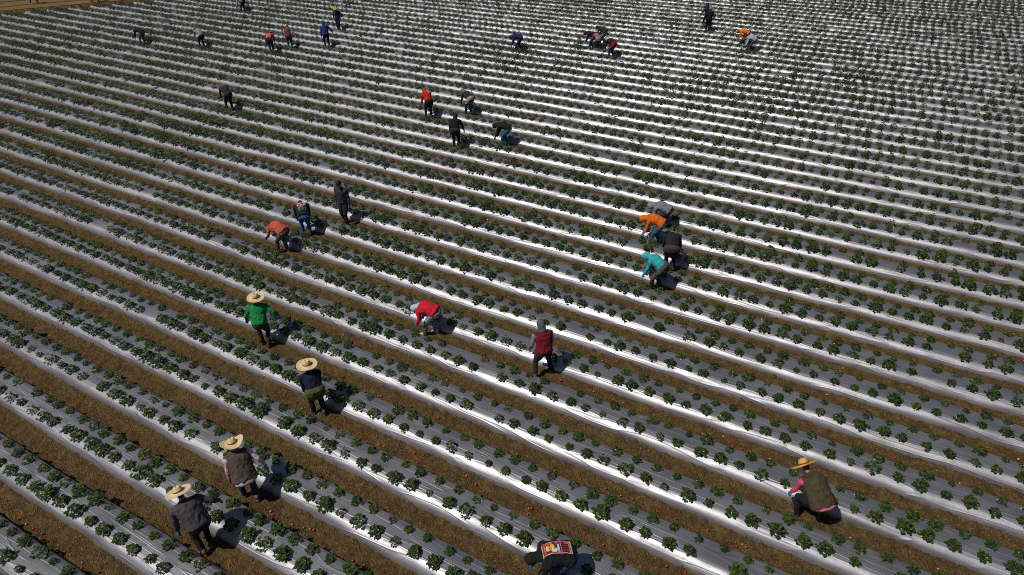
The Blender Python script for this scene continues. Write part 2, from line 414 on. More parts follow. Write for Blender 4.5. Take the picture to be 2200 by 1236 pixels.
def cap(parent, c, up, fwd, mat, brim=True, name='cap'):
    right = fwd.cross(up).normalized(); V = []; F = []; n = 20; prof = [(.0, .105), (.045, .098), (.075, .075), (.09, .04), (.094, .0), (.086, .0), (.083, .035)]
    for r, z in prof:
        for i in range(n):
            a = 2 * math.pi * i / n; V.append((r * math.cos(a) * .93, r * math.sin(a) * 1.1, z))
    for k in range(len(prof) - 1):
        for i in range(n):
            j = (i + 1) % n; F.append((k * n + i, k * n + j, (k + 1) * n + j, (k + 1) * n + i))
    F.append(tuple(range(n)))
    o = link(name, mesh_from(name, V, F, [mat]), parent); o.matrix_local = Matrix.Translation(c) @ Matrix((right, fwd, up)).transposed().to_4x4()
    if brim:
        V = []; F = []
        for z in (.0, .006):
            for i in range(9):
                a = math.pi * (.12 + .76 * i / 8)
                V.append((.085 * math.cos(a), .098 * math.sin(a), z + .004)); V.append((.085 * math.cos(a) * 1.02, .10 * math.sin(a) + .075 * math.sin(a) ** 1.5, z - .012 * abs(math.cos(a))))
        for i in range(8):
            F.append((2 * i, 2 * i + 1, 2 * i + 3, 2 * i + 2)); F.append((18 + 2 * i, 18 + 2 * i + 2, 18 + 2 * i + 3, 18 + 2 * i + 1))
            F.append((2 * i + 1, 19 + 2 * i, 21 + 2 * i, 2 * i + 3)); F.append((2 * i, 2 * i + 2, 20 + 2 * i, 18 + 2 * i))
        link('cap_brim', mesh_from('cap_brim', V, F, [mat]), o)
    return o
def hood(parent, c, up, fwd, mat, neck, back, near):
    rt = fwd.cross(up).normalized(); mb = MB()
    mb.ball(c - fwd * .008 + up * .008, .108, .126, .132, rt, fwd, up)
    mb.ball(c - fwd * .075 + up * .085, .045, .045, .045, rt, fwd, up, 10, 6)              # slack peak
    mb.limb([c - fwd * .03 - up * .03, c.lerp(neck, .62) - fwd * .015, neck + back * .02], [.098, .098, .118], 14)
    mb.limb([c - fwd * .075, c.lerp(neck, .5) + back * .05, neck + back * .06], [.07, .07, .07], 12)
    o = rem_obj('hood', mb, mat, parent, .014 if near else .02, 5, .008, 12)
    CUT[o.name] = (c.copy(), rt.copy(), fwd.copy(), up.copy()); return o
def hand_mesh(mb, w, d, side, pn, grow=0.0):
    """palm and five curled fingers; w wrist, d direction of the hand, pn palm normal, side +1 right hand"""
    d = d.normalized(); pn = (pn - d * pn.dot(d)).normalized(); lat = d.cross(pn).normalized()
    k = w + d * .085
    mb.tube([(w - d * .015, lat * (.026 + grow), pn * (.021 + grow)), (w + d * .02, lat * (.032 + grow), pn * (.020 + grow)), (w + d * .06, lat * (.041 + grow), pn * (.017 + grow)), (k, lat * (.040 + grow), pn * (.014 + grow)), (k + d * .008, lat * .03, pn * .009)], 12)
    for i, (off, ln) in enumerate(((-.030, .072), (-.010, .082), (.010, .077), (.029, .060))):
        p0 = k + lat * off * side - d * .012; p1 = p0 + d * ln * .45 + pn * ln * .10; p2 = p1 + d * ln * .34 + pn * ln * .24; p3 = p2 + d * ln * .16 + pn * ln * .30
        mb.limb([p0, p1, p2, p3], [.0098 + grow, .0092 + grow, .0085 + grow, .0072 + grow], 7)
    t0 = w + d * .028 - lat * .030 * side; t1 = t0 + d * .030 - lat * .022 * side + pn * .012; t2 = t1 + d * .032 - lat * .004 * side + pn * .014
    mb.limb([t0, t1, t2], [.0125 + grow, .011 + grow, .0085 + grow], 7)
POSE = {'pick': (.02, .16, -.50), 'down': (.07, .02, -.53), 'out': (.30, .06, -.40), 'back': (.24, -.16, -.40), 'fwd': (.0, .30, -.38), 'knee': (.06, .12, -.44), 'hip': (.08, .06, -.36), 'low': (.04, .10, -.53)}
LATE = []
def person(cfg):
    px, py = cfg['at']; zv = cfg.get('zv', 0.0)
    P = ground_at(px, py, zv); t, n = to_tn(P)
    if cfg.get('snap', True):
        k = n / S - D0; k = round(k - .80) + .80 + cfg.get('dk', 0.0)
        t2 = t
        # keep the person on the photograph's column when the furrow moves him along the line of sight
        n2 = S * (D0 + k); best = min((abs(project(from_tn(tt, n2, zv))[0] - px), tt) for tt in np.linspace(t - 4, t + 4, 321))
        t, n = best[1], n2
    loc = from_tn(t, n, 0.0)
    root = empty('person', loc, R(cfg['hd'])); tag(root, cfg['label'], 'person', 'field workers among the strawberry beds')
    near = cfg.get('near', False); vx = .014 if near else .022; H = cfg.get('h', 1.66) * 1.03 / 1.68; bulk = cfg.get('bulk', 1.0) * 1.13
    b = R(cfg.get('bend', 10)); sq = cfg.get('squat', 0.0)
    hip = Vector((0, -.24 * math.sin(b) * (1 - .3 * sq) - .06 * sq, (.885 - .05 * math.sin(b) - .42 * sq))) * H
    b1, b2 = b * .82, b * 1.14
    sp = lambda a: Vector((0, math.sin(a), math.cos(a)))
    fw = lambda a: Vector((0, math.cos(a), -math.sin(a)))
    lean = Vector((cfg.get('lean', 0.0), 0, 0))
    p1 = hip + sp(b1) * .235 * H + lean * .4; p2 = p1 + sp(b2) * .255 * H + lean * .6
    ha = R(cfg.get('head', min(math.degrees(b2) + 18, 118))); hu = sp(ha); hf = fw(ha)
    yaw = cfg.get('yaw', 0)
    if yaw: hf = Matrix.Rotation(R(yaw), 3, hu) @ hf
    na = (b2 + ha) / 2; nk = p2 + sp(na) * .075 * H; hc = nk + hu * .105 + hf * .018
    top, bot = cfg['top'], cfg['legs']
    # ---- joints
    stp = cfg.get('step', .10); wd = cfg.get('wide', .10)
    feet = {}; knee = {}; ank = {}; hand = {}; elb = {}; wr = {}; shl = {}
    for s_, nm in ((-1, 'L'), (1, 'R')):
        f = Vector((s_ * wd, stp * (1 if nm == cfg.get('lead', 'L') else -1), .0)); feet[s_] = f
        hj = hip + Vector((s_ * .088, 0, -.02)) * H
        a_t = f + Vector((0, -.03, .085))
        knee[s_], ank[s_] = ik(hj, a_t, .42 * H, .41 * H, Vector((s_ * (.15 + .5 * sq), 1, 0)))
        sh = p2 - sp(b2) * .055 * H + X1 * s_ * .178 * H * (.5 + .5 * bulk); shl[s_] = sh
        pose = cfg.get(nm, 'pick'); o_ = POSE[pose] if isinstance(pose, str) else pose
        tg = sh + Vector((o_[0] * s_, o_[1], o_[2])) * H
        tg.z = max(tg.z, .10)
        elb[s_], wr[s_] = ik(sh, tg, .275 * H, .245 * H, Vector((s_ * .45, -.9, .1)))
    # ---- body: one continuous surface of trunk, limbs, neck and head
    mb = MB()
    over = bool(cfg.get('hemband'))
    def trunk(m, g, lo=-.10, hi=1.0):
        cs = [(hip + sp(b1) * lo, .150, .112), (hip - sp(b1) * .02, .168 * bulk, .128 * bulk), (hip + sp(b1) * .10, .155 * bulk, .122 * bulk), (p1, .152 * bulk, .118 * bulk), (p1.lerp(p2, .45), .168 * bulk, .122 * bulk), (p1.lerp(p2, .80), .170 * bulk, .105 * bulk), (p2 - sp(b2) * .015, .118, .082)]
        angs = [b1, b1, b1, (b1 + b2) / 2, b2, b2, b2]
        if lo < -.09 and over: cs[0] = (cs[0][0], .172 * bulk, .132 * bulk)
        m.tube([(c, X1 * (rx * H + g), fw(a) * (ry * H + g)) for (c, rx, ry), a in zip(cs, angs)], 18)
        m.limb([shl[-1], p2 - sp(b2) * .045 * H, shl[1]], [.062 + g, .078 + g, .062 + g], 10)
    trunk(mb, -.018)
    for s_ in (-1, 1):
        mb.limb([shl[s_], elb[s_], wr[s_]], [.043, .036, .025], 8)
        mb.limb([hip + Vector((s_ * .088, 0, -.02)) * H, knee[s_], ank[s_]], [.07, .048, .034], 8)
    mb.limb([p2 - sp(b2) * .03, nk, hc], [.06, .053, .05], 12)
    rt = hf.cross(hu).normalized()
    mb.ball(hc + hu * .025 - hf * .008, .074, .094, .092, rt, hf, hu)
    mb.ball(hc - hu * .045 + hf * .022, .056, .070, .072, rt, hf, hu)
    mb.limb([hc + hu * .015 + hf * .088, hc - hu * .022 + hf * .104], [.011, .015], 8)          # nose
    mb.ball(hc - hu * .088 + hf * .058, .026, .024, .02, rt, hf, hu, 10, 6)                    # chin
    for s_ in (-1, 1):
        mb.ball(hc + rt * .076 * s_ - hu * .002 - hf * .006, .012, .022, .032, rt, hf, hu, 8, 6)   # ears
        mb.limb([wr[s_], wr[s_] + (wr[s_] - elb[s_]).normalized() * .05], [.025, .022], 8)
    body = rem_obj('body', mb, M_SKIN, root, .011 if near else .02, 3)
    if near or cfg.get('face'):
        for s_ in (-1, 1):
            e = MB(); e.ball(hc + hu * .014 + hf * .084 + rt * .031 * s_, .010, .008, .007, rt, hf, hu, 8, 6); raw_obj('eye', e, M_EYE, root)
        e = MB(); e.ball(hc - hu * .052 + hf * .088, .024, .008, .008, rt, hf, hu, 10, 6); raw_obj('mouth', e, M_LIP, root)
    # ---- hair
    if cfg.get('hair', True) and not cfg.get('hood'):
        hmb = MB(); hmb.ball(hc + hu * .032 - hf * .022, .080, .088, .092, rt, hf, hu); hmb.ball(hc - hu * .03 - hf * .05, .062, .045, .06, rt, hf, hu)
        rem_obj('hair', hmb, M_HAIR, root, .014 if near else .022, 3)
    # ---- trousers
    tm_ = cloth(bot, cfg.get('camo')); g = .014
    mb = MB()
    mb.tube([(hip + sp(b1) * .15, X1 * .146 * H * bulk, fw(b1) * .112 * bulk), (hip + sp(b1) * .08, X1 * .154 * H * bulk, fw(b1) * .122 * bulk), (hip + sp(b1) * .02, X1 * .166 * H * bulk, fw(b1 * .8) * .128 * bulk), (hip - sp(b1 * .4) * .08, X1 * .160 * H * bulk, fw(b1 * .5) * .122 * bulk), (hip - sp(b1 * .2) * .14, X1 * .12, fw(b1 * .4) * .09)], 16)
    for s_ in (-1, 1):
        hj = hip + Vector((s_ * .084, 0, -.03)) * H
        mb.limb([hj, hj.lerp(knee[s_], .5), knee[s_], knee[s_].lerp(ank[s_], .45), ank[s_] + Vector((0, 0, -.015))], [.098 * bulk, .086 * bulk, .066, .064, .056], 12)
    rem_obj('trousers', mb, tm_, root, vx, 5, .010, 11)
    # ---- boots
    for s_ in (-1, 1):
        mb = MB(); f = feet[s_]; an = ank[s_]; yw = R(-s_ * 12); fd = Vector((math.sin(-yw), math.cos(yw), 0)); ft = Vector((fd.y, -fd.x, 0)); Zv = Vector((0, 0, 1))
        hb = Vector((an.x, an.y, 0)); lift = max(0, an.z - .095)
        mb.tube([(hb - fd * .062 + Zv * (.040 + lift), ft * .024, Zv * .030), (hb - fd * .045 + Zv * (.042 + lift), ft * .036, Zv * .042), (hb + fd * .03 + Zv * (.045 + lift), ft * .040, Zv * .045), (hb + fd * .10 + Zv * (.034 + lift), ft * .047, Zv * .034), (hb + fd * .155 + Zv * (.028 + lift), ft * .042, Zv * .028), (hb + fd * .19 + Zv * (.022 + lift), ft * .022, Zv * .018)], 12)
        mb.limb([hb + Zv * (.05 + lift), Vector((an.x, an.y, .13 + lift)), Vector((an.x, an.y, .13 + lift)).lerp(knee[s_], .12)], [.046, .050, .050], 10)
        rem_obj('boot', mb, cloth(cfg.get('boot', (.05, .03, .02))), root, .012 if near else .018, 2)
    # ---- upper garment
    tmat = cloth(top); mb = MB(); trunk(mb, .024 if over else .012, cfg.get('hem', -.10 if over else -.05))
    slv = cfg.get('sleeve'); sleeve_mat = cloth(slv) if slv else tmat; arms = mb if not slv else MB()
    sl_len = .5 if cfg.get('short') else 1.0
    for s_ in (-1, 1):
        ee = elb[s_]; ww = wr[s_]
        if cfg.get('short'): arms.limb([shl[s_], shl[s_].lerp(ee, .75)], [.066, .062], 10)
        else: arms.limb([shl[s_], shl[s_].lerp(ee, .5), ee, ee.lerp(ww, .5), ww - (ww - ee).normalized() * .01], [.066 * bulk, .060, .053, .048, .040], 10)
        if cfg.get('under'):
            um = MB(); um.limb([shl[s_].lerp(ee, .6), ee, ww], [.046, .044, .034], 8); rem_obj('undersleeve', um, cloth(cfg['under']), root, vx, 2, .003, 14)
    mb.limb([p2 - sp(b2) * .03, p2 + sp(na) * .035 * H], [.078, .066], 12)
    upper = rem_obj(cfg.get('topname', 'jacket'), mb, tmat, root, vx, 5, .019, 8)
    if slv:
        arms.limb([shl[-1], p2 - sp(b2) * .045 * H, shl[1]], [.05, .06, .05], 10)
        rem_obj('sleeves', arms, sleeve_mat, root, vx, 4, .008, 12)
    if cfg.get('hemband'):                   # shirt showing below a vest
        mb = MB(); mb.tube([(hip - sp(b1) * .0, X1 * .160 * bulk, fw(b1) * .122 * bulk), (hip - sp(b1) * .08, X1 * .172 * bulk, fw(b1) * .136 * bulk), (hip - sp(b1) * .15, X1 * .178 * bulk, fw(b1 * .8) * .146 * bulk), (hip - sp(b1) * .18, X1 * .16, fw(b1 * .6) * .13)], 16)
        rem_obj('shirt_hem', mb, cloth(cfg['hemband']), root, vx, 4, .01, 9)
    # ---- a jumper tied round the waist, or a skirt
    if cfg.get('wrap'):
        col, ln = cfg['wrap']; mid = (knee[-1] + knee[1]) / 2; mb = MB(); dn = mid - hip
        sp_w = abs(knee[1].x - knee[-1].x) / 2
        mb.tube([(hip + sp(b1) * .115, X1 * .183 * bulk, fw(b1) * .150 * bulk), (hip + sp(b1) * .03, X1 * .203 * bulk, fw(b1 * .8) * .170 * bulk), (hip + dn * .25 * ln, X1 * .206 * bulk, fw(b1 * .4) * .170 * bulk), (hip + dn * .6 * ln, X1 * (.175 + sp_w * .4), fw(0) * .150), (hip + dn * ln, X1 * (.165 + sp_w * .6), fw(0) * .150), (hip + dn * (ln + .03), X1 * (.12 + sp_w * .6), fw(0) * .11)], 16)
        rem_obj('waist_wrap', mb, cloth(col), root, vx, 3, .012, 9)
    if cfg.get('rag'):
        c0 = hip + Vector((-.17 * bulk, .02, .03)); mb = MB()
        mb.tube([(c0 + Vector((0, 0, .03)), X1 * .02, Vector((0, .05, 0))), (c0, X1 * .03, Vector((0, .06, 0))), (c0 + Vector((-.02, .02, -.13)), X1 * .025, Vector((0, .07, 0))), (c0 + Vector((-.02, .03, -.24)), X1 * .02, Vector((0, .05, 0)))], 10)
        rem_obj('hanging_cloth', mb, cloth(cfg['rag']), root, vx, 2, .01, 14)
    # ---- gloves
    gm = {'blue': M_GLOVE, 'dblue': M_GLOVE2, 'black': M_GLOVEK, 'bare': M_SKIN}[cfg.get('glove', 'blue')]
    for s_ in (-1, 1):
        d = (wr[s_] - elb[s_]).normalized(); mb = MB()
        hand_mesh(mb, wr[s_], (d + Vector((0, .15, -.25))).normalized(), s_, Vector((-s_ * .8, -.5, .15)), 0 if gm is M_SKIN else .0025)
        if gm is not M_SKIN: mb.limb([wr[s_] - d * cfg.get('cuff', .05), wr[s_] + d * .02], [.043 if cfg.get('cuff', 0) > .1 else .038, .032], 12)
        raw_obj('hand' if gm is M_SKIN else 'glove', mb, gm, root)
    # ---- headgear
    hg = cfg.get('hat')
    if hg == 'straw': straw_hat('straw_hat', root, hc + hu * .048, (hu + hf * cfg.get('tilt', -.08)).normalized(), (hf - hu * cfg.get('tilt', -.08)).normalized(), cfg.get('strawmat', M_STRAW), cfg.get('hatscale', 1.0), cfg.get('curl', .02))
    elif hg == 'cap': cap(root, hc + hu * .038 - hf * .006, hu, hf, cloth(cfg['hatcol']))
    elif hg == 'beanie': cap(root, hc + hu * .025 - hf * .012, (hu - hf * .2).normalized(), (hf + hu * .2).normalized(), cloth(cfg['hatcol']), False, 'beanie')
    if cfg.get('hood'): hood(root, hc, hu, hf, cloth(cfg['hood']), p2, -fw(b2), near)
    if cfg.get('scarf'):
        mb = MB(); mb.ball(hc - hf * .01 + hu * .0, .092, .108, .11, rt, hf, hu); mb.limb([nk, p2 - sp(b2) * .02 - fw(b2) * .05], [.085, .09], 12)
        rem_obj('head_scarf', mb, cloth(cfg['scarf']), root, vx, 3, .008, 14)
    if cfg.get('print'): LATE.append((cfg['print'], root, upper, p1, p2, b2, H))
    return root

W = 'worker '
G1, G2 = (.030, .030, .036), (.012, .012, .014)
DEN = (.022, .052, .10)
PEOPLE = [
 dict(at=(444, 1183), hd=44, bend=38, head=26, near=1, h=1.70, bulk=1.18, top=(.062, .055, .062), topname='jumper', legs=(.014, .015, .020), boot=(.30, .15, .04), hat='straw', tilt=-.05, curl=.0, L='down', R=(.34, -.02, -.33), lead='R', step=.13, lean=-.05,
      label='person in grey jumper, straw hat and tan boots stepping along the lower left furrow'),
 dict(at=(540, 1068), hd=34, bend=36, head=20, near=1, h=1.62, bulk=1.16, top=(.085, .062, .052), topname='vest', sleeve=(.56, .40, .46), hemband=(.46, .33, .42), rag=(.40, .02, .07), legs=(.02, .03, .06), boot=(.20, .18, .17), hat='straw', curl=.05, L='down', R='back', wrap=None, step=.14,
      label='person in brown vest over pale pink sleeves and straw hat, above the grey jumper'),
 dict(at=(573, 738), hd=10, bend=30, head=2, near=1, h=1.64, bulk=1.08, top=(.012, .20, .055), topname='shirt', legs=(.045, .032, .022), boot=(.05, .04, .035), hat='straw', curl=.0, L=(.20, .10, -.44), R=(.29, .02, -.36), strawmat=M_STRAW,
      label='person in green shirt with both arms spread and a round straw hat'),
 dict(at=(686, 880), hd=30, bend=36, head=8, near=1, h=1.58, bulk=1.06, top=(.010, .013, .032), topname='jumper', wrap=((.085, .085, .035), .75), legs=(.012, .014, .024), boot=(.16, .09, .05), hat='straw', curl=.0, L=(.0, .10, -.52), R='pick', cuff=.16, hatscale=1.05,
      label='person in navy jumper with olive wrap at the waist, straw hat and long blue gloves'),
 dict(at=(924, 714), hd=68, bend=86, near=1, h=1.66, bulk=1.12, top=(.52, .014, .030), topname='jacket', under=(.02, .02, .025), legs=(.16, .16, .19), camo=(.30, .30, .33), boot=(.55, .45, .45), hat='cap', hatcol=(.50, .52, .60), scarf=(.42, .44, .52), L=(.0, .10, -.46), R=(.0, .10, -.46), step=.14,
      label='person bent over in bright red jacket, grey patterned trousers and pale cap'),
 dict(at=(1166, 806), hd=18, bend=20, head=34, near=1, h=1.68, bulk=1.10, top=(.15, .008, .018), topname='vest', sleeve=(.17, .18, .21), legs=(.022, .023, .030), boot=(.17, .08, .04), hood=(.075, .075, .09), L=(.10, .10, -.46), R=(.06, .10, -.50), glove='bare', wide=.25, step=.07, lead='R',
      label='person in dark red vest, grey hood and sleeves, standing with legs apart'),
 dict(at=(1730, 1086), dk=.06, hd=22, bend=56, head=54, near=1, h=1.66, bulk=1.26, squat=.34, hatscale=1.12, top=(.062, .050, .026), topname='vest', sleeve=(.58, .07, .13), hemband=(.50, .13, .22), legs=(.014, .014, .022), boot=(.10, .07, .05), hat='straw', strawmat=M_STRAW2, curl=.0, L='pick', R='pick', wide=.19, hem=-.13, tilt=-.03,
      label='person crouching in olive vest over pink shirt, tall straw hat, at the lower right'),
 dict(at=(1190, 1256), hd=98, bend=86, near=1, h=1.72, bulk=1.2, top=(.011, .011, .013), topname='shirt', legs=(.02, .055, .10), boot=(.06, .04, .03), hood=(.012, .012, .014), head=96, L='pick', R='pick', print='poster', hair=True, snap=False,
      label='person bent over in black shirt with colourful poster print, cut by the lower edge'),
 dict(at=(1406, 616), hd=56, bend=62, near=1, h=1.62, bulk=1.1, top=(.03, .34, .38), topname='hoodie', hood=(.035, .36, .40), wrap=((.075, .062, .064), 1.05), legs=(.03, .025, .026), boot=(.03, .025, .02), L='pick', R='pick',
      label='person bent over in turquoise hoodie with a dark wrap at the waist'),
 dict(at=(1436, 572), hd=-8, bend=42, near=1, h=1.64, bulk=1.14, top=(.016, .018, .017), topname='vest', sleeve=(.010, .030, .026), wrap=((.055, .040, .044), .9), legs=(.02, .016, .018), boot=(.10, .06, .04), hat='beanie', hatcol=(.012, .055, .035), L='pick', R=(.10, .16, -.48),
      label='person in black vest, green cap and brown wrap, beside the turquoise hoodie'),
 dict(at=(1402, 521), hd=70, bend=76, near=1, h=1.66, bulk=1.08, top=(.62, .13, .010), topname='hoodie', hood=(.62, .13, .010), legs=(.035, .105, .20), boot=(.40, .30, .22), L='pick', R='pick', step=.17, label='person bent over in orange hoodie and blue jeans beside the grey hoodie'),
 dict(at=(1418, 478), hd=66, bend=80, near=1, squat=.30, h=1.66, bulk=1.12, top=(.17, .17, .205), topname='hoodie', hood=(.18, .18, .215), legs=(.03, .032, .042), boot=(.04, .03, .03), L='pick', R='pick', label='person bent low in light grey hoodie, behind the orange hoodie'),
 dict(at=(745, 474), hd=160, bend=4, head=14, near=1, h=1.70, bulk=1.04, top=(.040, .036, .042), topname='hoodie', legs=(.020, .021, .026), boot=(.03, .025, .02), hat='cap', hatcol=(.016, .016, .020), L='down', R='down', label='person standing upright facing the camera in dark grey hoodie and black cap'),
 dict(at=(660, 500), hd=22, bend=66, near=1, h=1.66, bulk=1.08, top=(.013, .013, .015), topname='jacket', legs=(.035, .12, .24), boot=(.03, .03, .03), hat=None, L='pick', R='pick', print='badge', hemband=None, label='person bent over in blue jeans and black jacket with pink and green back print'),
 dict(at=(608, 541), hd=62, bend=78, near=1, h=1.70, bulk=1.12, top=(.48, .085, .05), topname='t_shirt', short=1, under=(.02, .022, .03), legs=(.07, .07, .085), camo=(.13, .13, .14), boot=(.28, .14, .05), L=(.0, .22, -.42), R=(.0, .22, -.42), glove='black', step=.12, label='person bent over in coral t-shirt, grey patterned trousers and tan boots'),
 dict(at=(980, 306), zv=.3, hd=-4, bend=26, top=G2, topname='hoodie', hood=(.020, .020, .022), wrap=((.035, .020, .020), .5), legs=(.014, .013, .022), L='down', R=(.16, .12, -.46), label='person in black hoodie with dark red wrap, left of the bright blue trousers'),
 dict(at=(1083, 303), zv=.25, hd=72, bend=78, top=(.018, .014, .016), topname='jacket', hood=(.020, .016, .018), legs=(.012, .11, .20), L='pick', R='pick', glove='dblue', label='person bent over in black jacket and bright blue trousers'),
 dict(at=(921, 244), zv=.3, hd=30, bend=44, top=(.50, .016, .014), topname='hoodie', hood=(.52, .018, .014), wrap=((.014, .014, .016), .5), legs=(.014, .014, .018), L='pick', R='pick', label='person in red hoodie with black wrap and black trousers'),
 dict(at=(1006, 236), zv=.3, hd=42, bend=58, top=(.030, .034, .042), topname='hoodie', hood=(.13, .13, .14), wrap=((.36, .27, .23), .55), legs=(.022, .020, .022), L='pick', R='pick', label='person bent over in dark hoodie with beige wrap, right of the red hoodie'),
 dict(at=(492, 224), zv=.3, hd=46, bend=54, top=(.035, .025, .030), topname='jacket', scarf=(.12, .05, .14), wrap=((.040, .026, .028), .5), legs=(.012, .011, .016), L='pick', R='pick', label='person bent over in dark brown jacket with purple head scarf, alone at the left'),
 dict(at=(305, 82), zv=.3, hd=72, bend=78, top=(.014, .013, .015), topname='jacket', hat='cap', hatcol=(.55, .38, .04), legs=(.08, .075, .09), L='pick', R='pick', label='person bent over in black jacket and yellow cap near the ends of the beds'),
 dict(at=(433, 89), zv=.3, hd=56, bend=58, top=(.26, .23, .25), topname='jumper', hat='cap', hatcol=(.42, .30, .34), legs=(.018, .018, .026), L='pick', R='pick', label='person bent over in pale grey jumper and dark trousers'),
 dict(at=(583, 102), zv=.3, hd=2, bend=56, top=(.46, .12, .09), topname='vest', sleeve=(.30, .05, .06), wrap=((.06, .012, .02), .45), legs=(.02, .045, .07), hat='beanie', hatcol=(.45, .20, .17), L=(.16, .12, -.46), R='pick', label='person bent over in coral vest with maroon wrap, seen from behind'),
 dict(at=(623, 94), zv=.3, hd=14, bend=38, top=(.16, .035, .03), topname='vest', sleeve=(.55, .55, .55), legs=(.035, .06, .11), hat='beanie', hatcol=(.13, .03, .025), L='pick', R='out', label='person in brick red vest over white sleeves and blue jeans'),
 dict(at=(703, 91), zv=.2, hd=30, bend=24, top=(.022, .030, .16), topname='hoodie', hood=(.022, .028, .15), legs=(.012, .012, .016), boot=(.20, .06, .03), L='down', R='out', h=1.76, label='person in royal blue hoodie and black trousers, left of the straw hat'),
 dict(at=(728, 66), zv=.25, hd=170, bend=3, head=12, top=(.024, .014, .075), topname='jumper', hat='straw', strawmat=M_STRAW2, curl=.06, legs=(.016, .014, .02), L='hip', R='hip', label='person standing in dark purple jumper and yellow straw hat at the far end'),
 dict(at=(1112, 99), zv=.25, hd=76, bend=80, top=(.020, .022, .105), topname='hoodie', hood=(.02, .022, .10), legs=(.014, .015, .03), L='pick', R='pick', step=.2, label='person bent over in navy blue hoodie, alone at the top centre'),
 dict(at=(1270, 92), zv=.3, hd=72, bend=72, top=(.030, .012, .018), topname='jacket', hood=(.025, .014, .016), wrap=((.16, .01, .025), .5), legs=(.015, .06, .085), L='pick', R='pick', label='person bent over in dark maroon jacket with crimson wrap, at the top centre'),
 dict(at=(1293, 84), zv=.3, hd=56, bend=62, top=(.030, .026, .026), topname='jacket', hood=(.03, .026, .024), legs=(.13, .15, .19), L='pick', R='pick', label='person bent over in blackish jacket and grey jeans, behind the white scarf'),
 dict(at=(1312, 117), zv=.3, hd=46, bend=62, top=(.022, .022, .026), topname='vest', sleeve=(.018, .018, .022), scarf=(.42, .42, .50), wrap=((.34, .008, .016), .5), legs=(.02, .026, .05), L='pick', R='pick', label='person bent over in black vest, white scarf and red wrap, at the top centre'),
 dict(at=(1282, 100), zv=.3, hd=30, bend=60, squat=.35, top=(.20, .16, .17), topname='jumper', hat='cap', hatcol=(.50, .48, .46), legs=(.10, .08, .085), L='pick', R='pick', label='person crouching in grey jumper and pale cap, between white scarf and crimson wrap'),
 dict(at=(1521, 65), zv=.3, hd=-6, bend=6, head=12, top=(.010, .010, .013), topname='jacket', hat='beanie', hatcol=(.52, .26, .24), legs=(.012, .014, .02), L='hip', R='hip', bulk=1.1, label='person standing in black jacket and pink cap at the top right'),
 dict(at=(1516, 55), zv=.3, hd=20, bend=8, head=15, top=(.014, .016, .045), topname='hoodie', hood=(.014, .016, .05), legs=(.014, .05, .05), L='out', R='hip', label='person standing in navy hoodie, partly hidden behind the pink cap'),
 dict(at=(1596, 93), zv=.3, hd=76, bend=74, top=(.75, .16, .010), topname='jumper', hat='cap', hatcol=(.42, .25, .06), legs=(.03, .03, .055), L='pick', R='pick', label='person bent over in bright orange jumper at the top right'),
 dict(at=(1611, 98), zv=.3, hd=78, bend=82, top=(.34, .36, .44), topname='t_shirt', hat='cap', hatcol=(.10, .10, .12), legs=(.03, .07, .14), L='pick', R='pick', glove='bare', label='person bent over in pale grey shirt and jeans, just in front of the orange jumper'),
 dict(at=(521, 21), zv=.3, hd=74, bend=78, top=(.62, .24, .38), topname='jumper', hat='cap', hatcol=(.45, .20, .30), wrap=((.04, .042, .055), .7), legs=(.02, .02, .025), L='pick', R='pick', label='person bent over in pink jumper with dark wrap at the top edge'),
 dict(at=(74, 7), zv=.05, snap=False, hd=-70, bend=4, head=8, top=(.05, .05, .06), legs=(.02, .035, .03), boot=(.40, .38, .36), step=.28, wide=.09, L='down', R='down', label='person in dark trousers walking on the dirt road, only the legs in view'),
 dict(at=(205, 3), zv=.05, snap=False, hd=-80, bend=4, head=8, top=(.06, .05, .05), legs=(.09, .075, .04), boot=(.03, .02, .04), step=.25, L='down', R='down', label='person on the dirt road at the top edge, only the boots in view'),
]
for c in PEOPLE: person(c)

# finish the remeshed garments in one pass
dg = bpy.context.evaluated_depsgraph_get(); dg.update()
done = []
for o, fold, fs in REM:
    done.append(bpy.data.meshes.new_from_object(o.evaluated_get(dg)))
for (o, fold, fs), me in zip(REM, done):
    o.modifiers.clear(); me.name = o.name.split('.')[0]; old = o.data; o.data = me; bpy.data.meshes.remove(old)
    nv = len(me.vertices)
    if fold and nv:
        co = np.empty(nv * 3, np.float32); no = np.empty(nv * 3, np.float32)
        me.vertices.foreach_get('co', co); me.vertices.foreach_get('normal', no); co = co.reshape(-1, 3); no = no.reshape(-1, 3)
        sd = random.random() * 50; q = co * fs + sd
        f = 1 - 2 * np.abs(vnoise(q * np.array([1.5, 1.5, .8])))          # ridged folds
        f = f * .6 + .4 * vnoise(q * 2.3) + .25 * (1 - 2 * np.abs(vnoise(q * np.array([3.1, 2.6, 1.7]) + 9)))
        co = co + no * (f * fold)[:, None]; me.vertices.foreach_set('co', co.ravel()); me.update()
    if o.name in CUT:                        # the face opening of a hood, with a turned-in rim
        c, rt, fw_, up = CUT[o.name]; bm = bmesh.new(); bm.from_mesh(me)
        def inside(p): d = p - c; return d.dot(fw_) > .058 and abs(d.dot(rt)) < .066 and -.135 < d.dot(up) < .075
        bmesh.ops.delete(bm, geom=[f for f in bm.faces if inside(f.calc_center_median())], context='FACES')
        rim = [e for e in bm.edges if e.is_boundary]
        ext = bmesh.ops.extrude_edge_only(bm, edges=rim)
        for v in [g_ for g_ in ext['geom'] if isinstance(g_, bmesh.types.BMVert)]: v.co = v.co.lerp(c, .16)
        bm.to_mesh(me); bm.free()
    me.polygons.foreach_set('use_smooth', [True] * len(me.polygons))

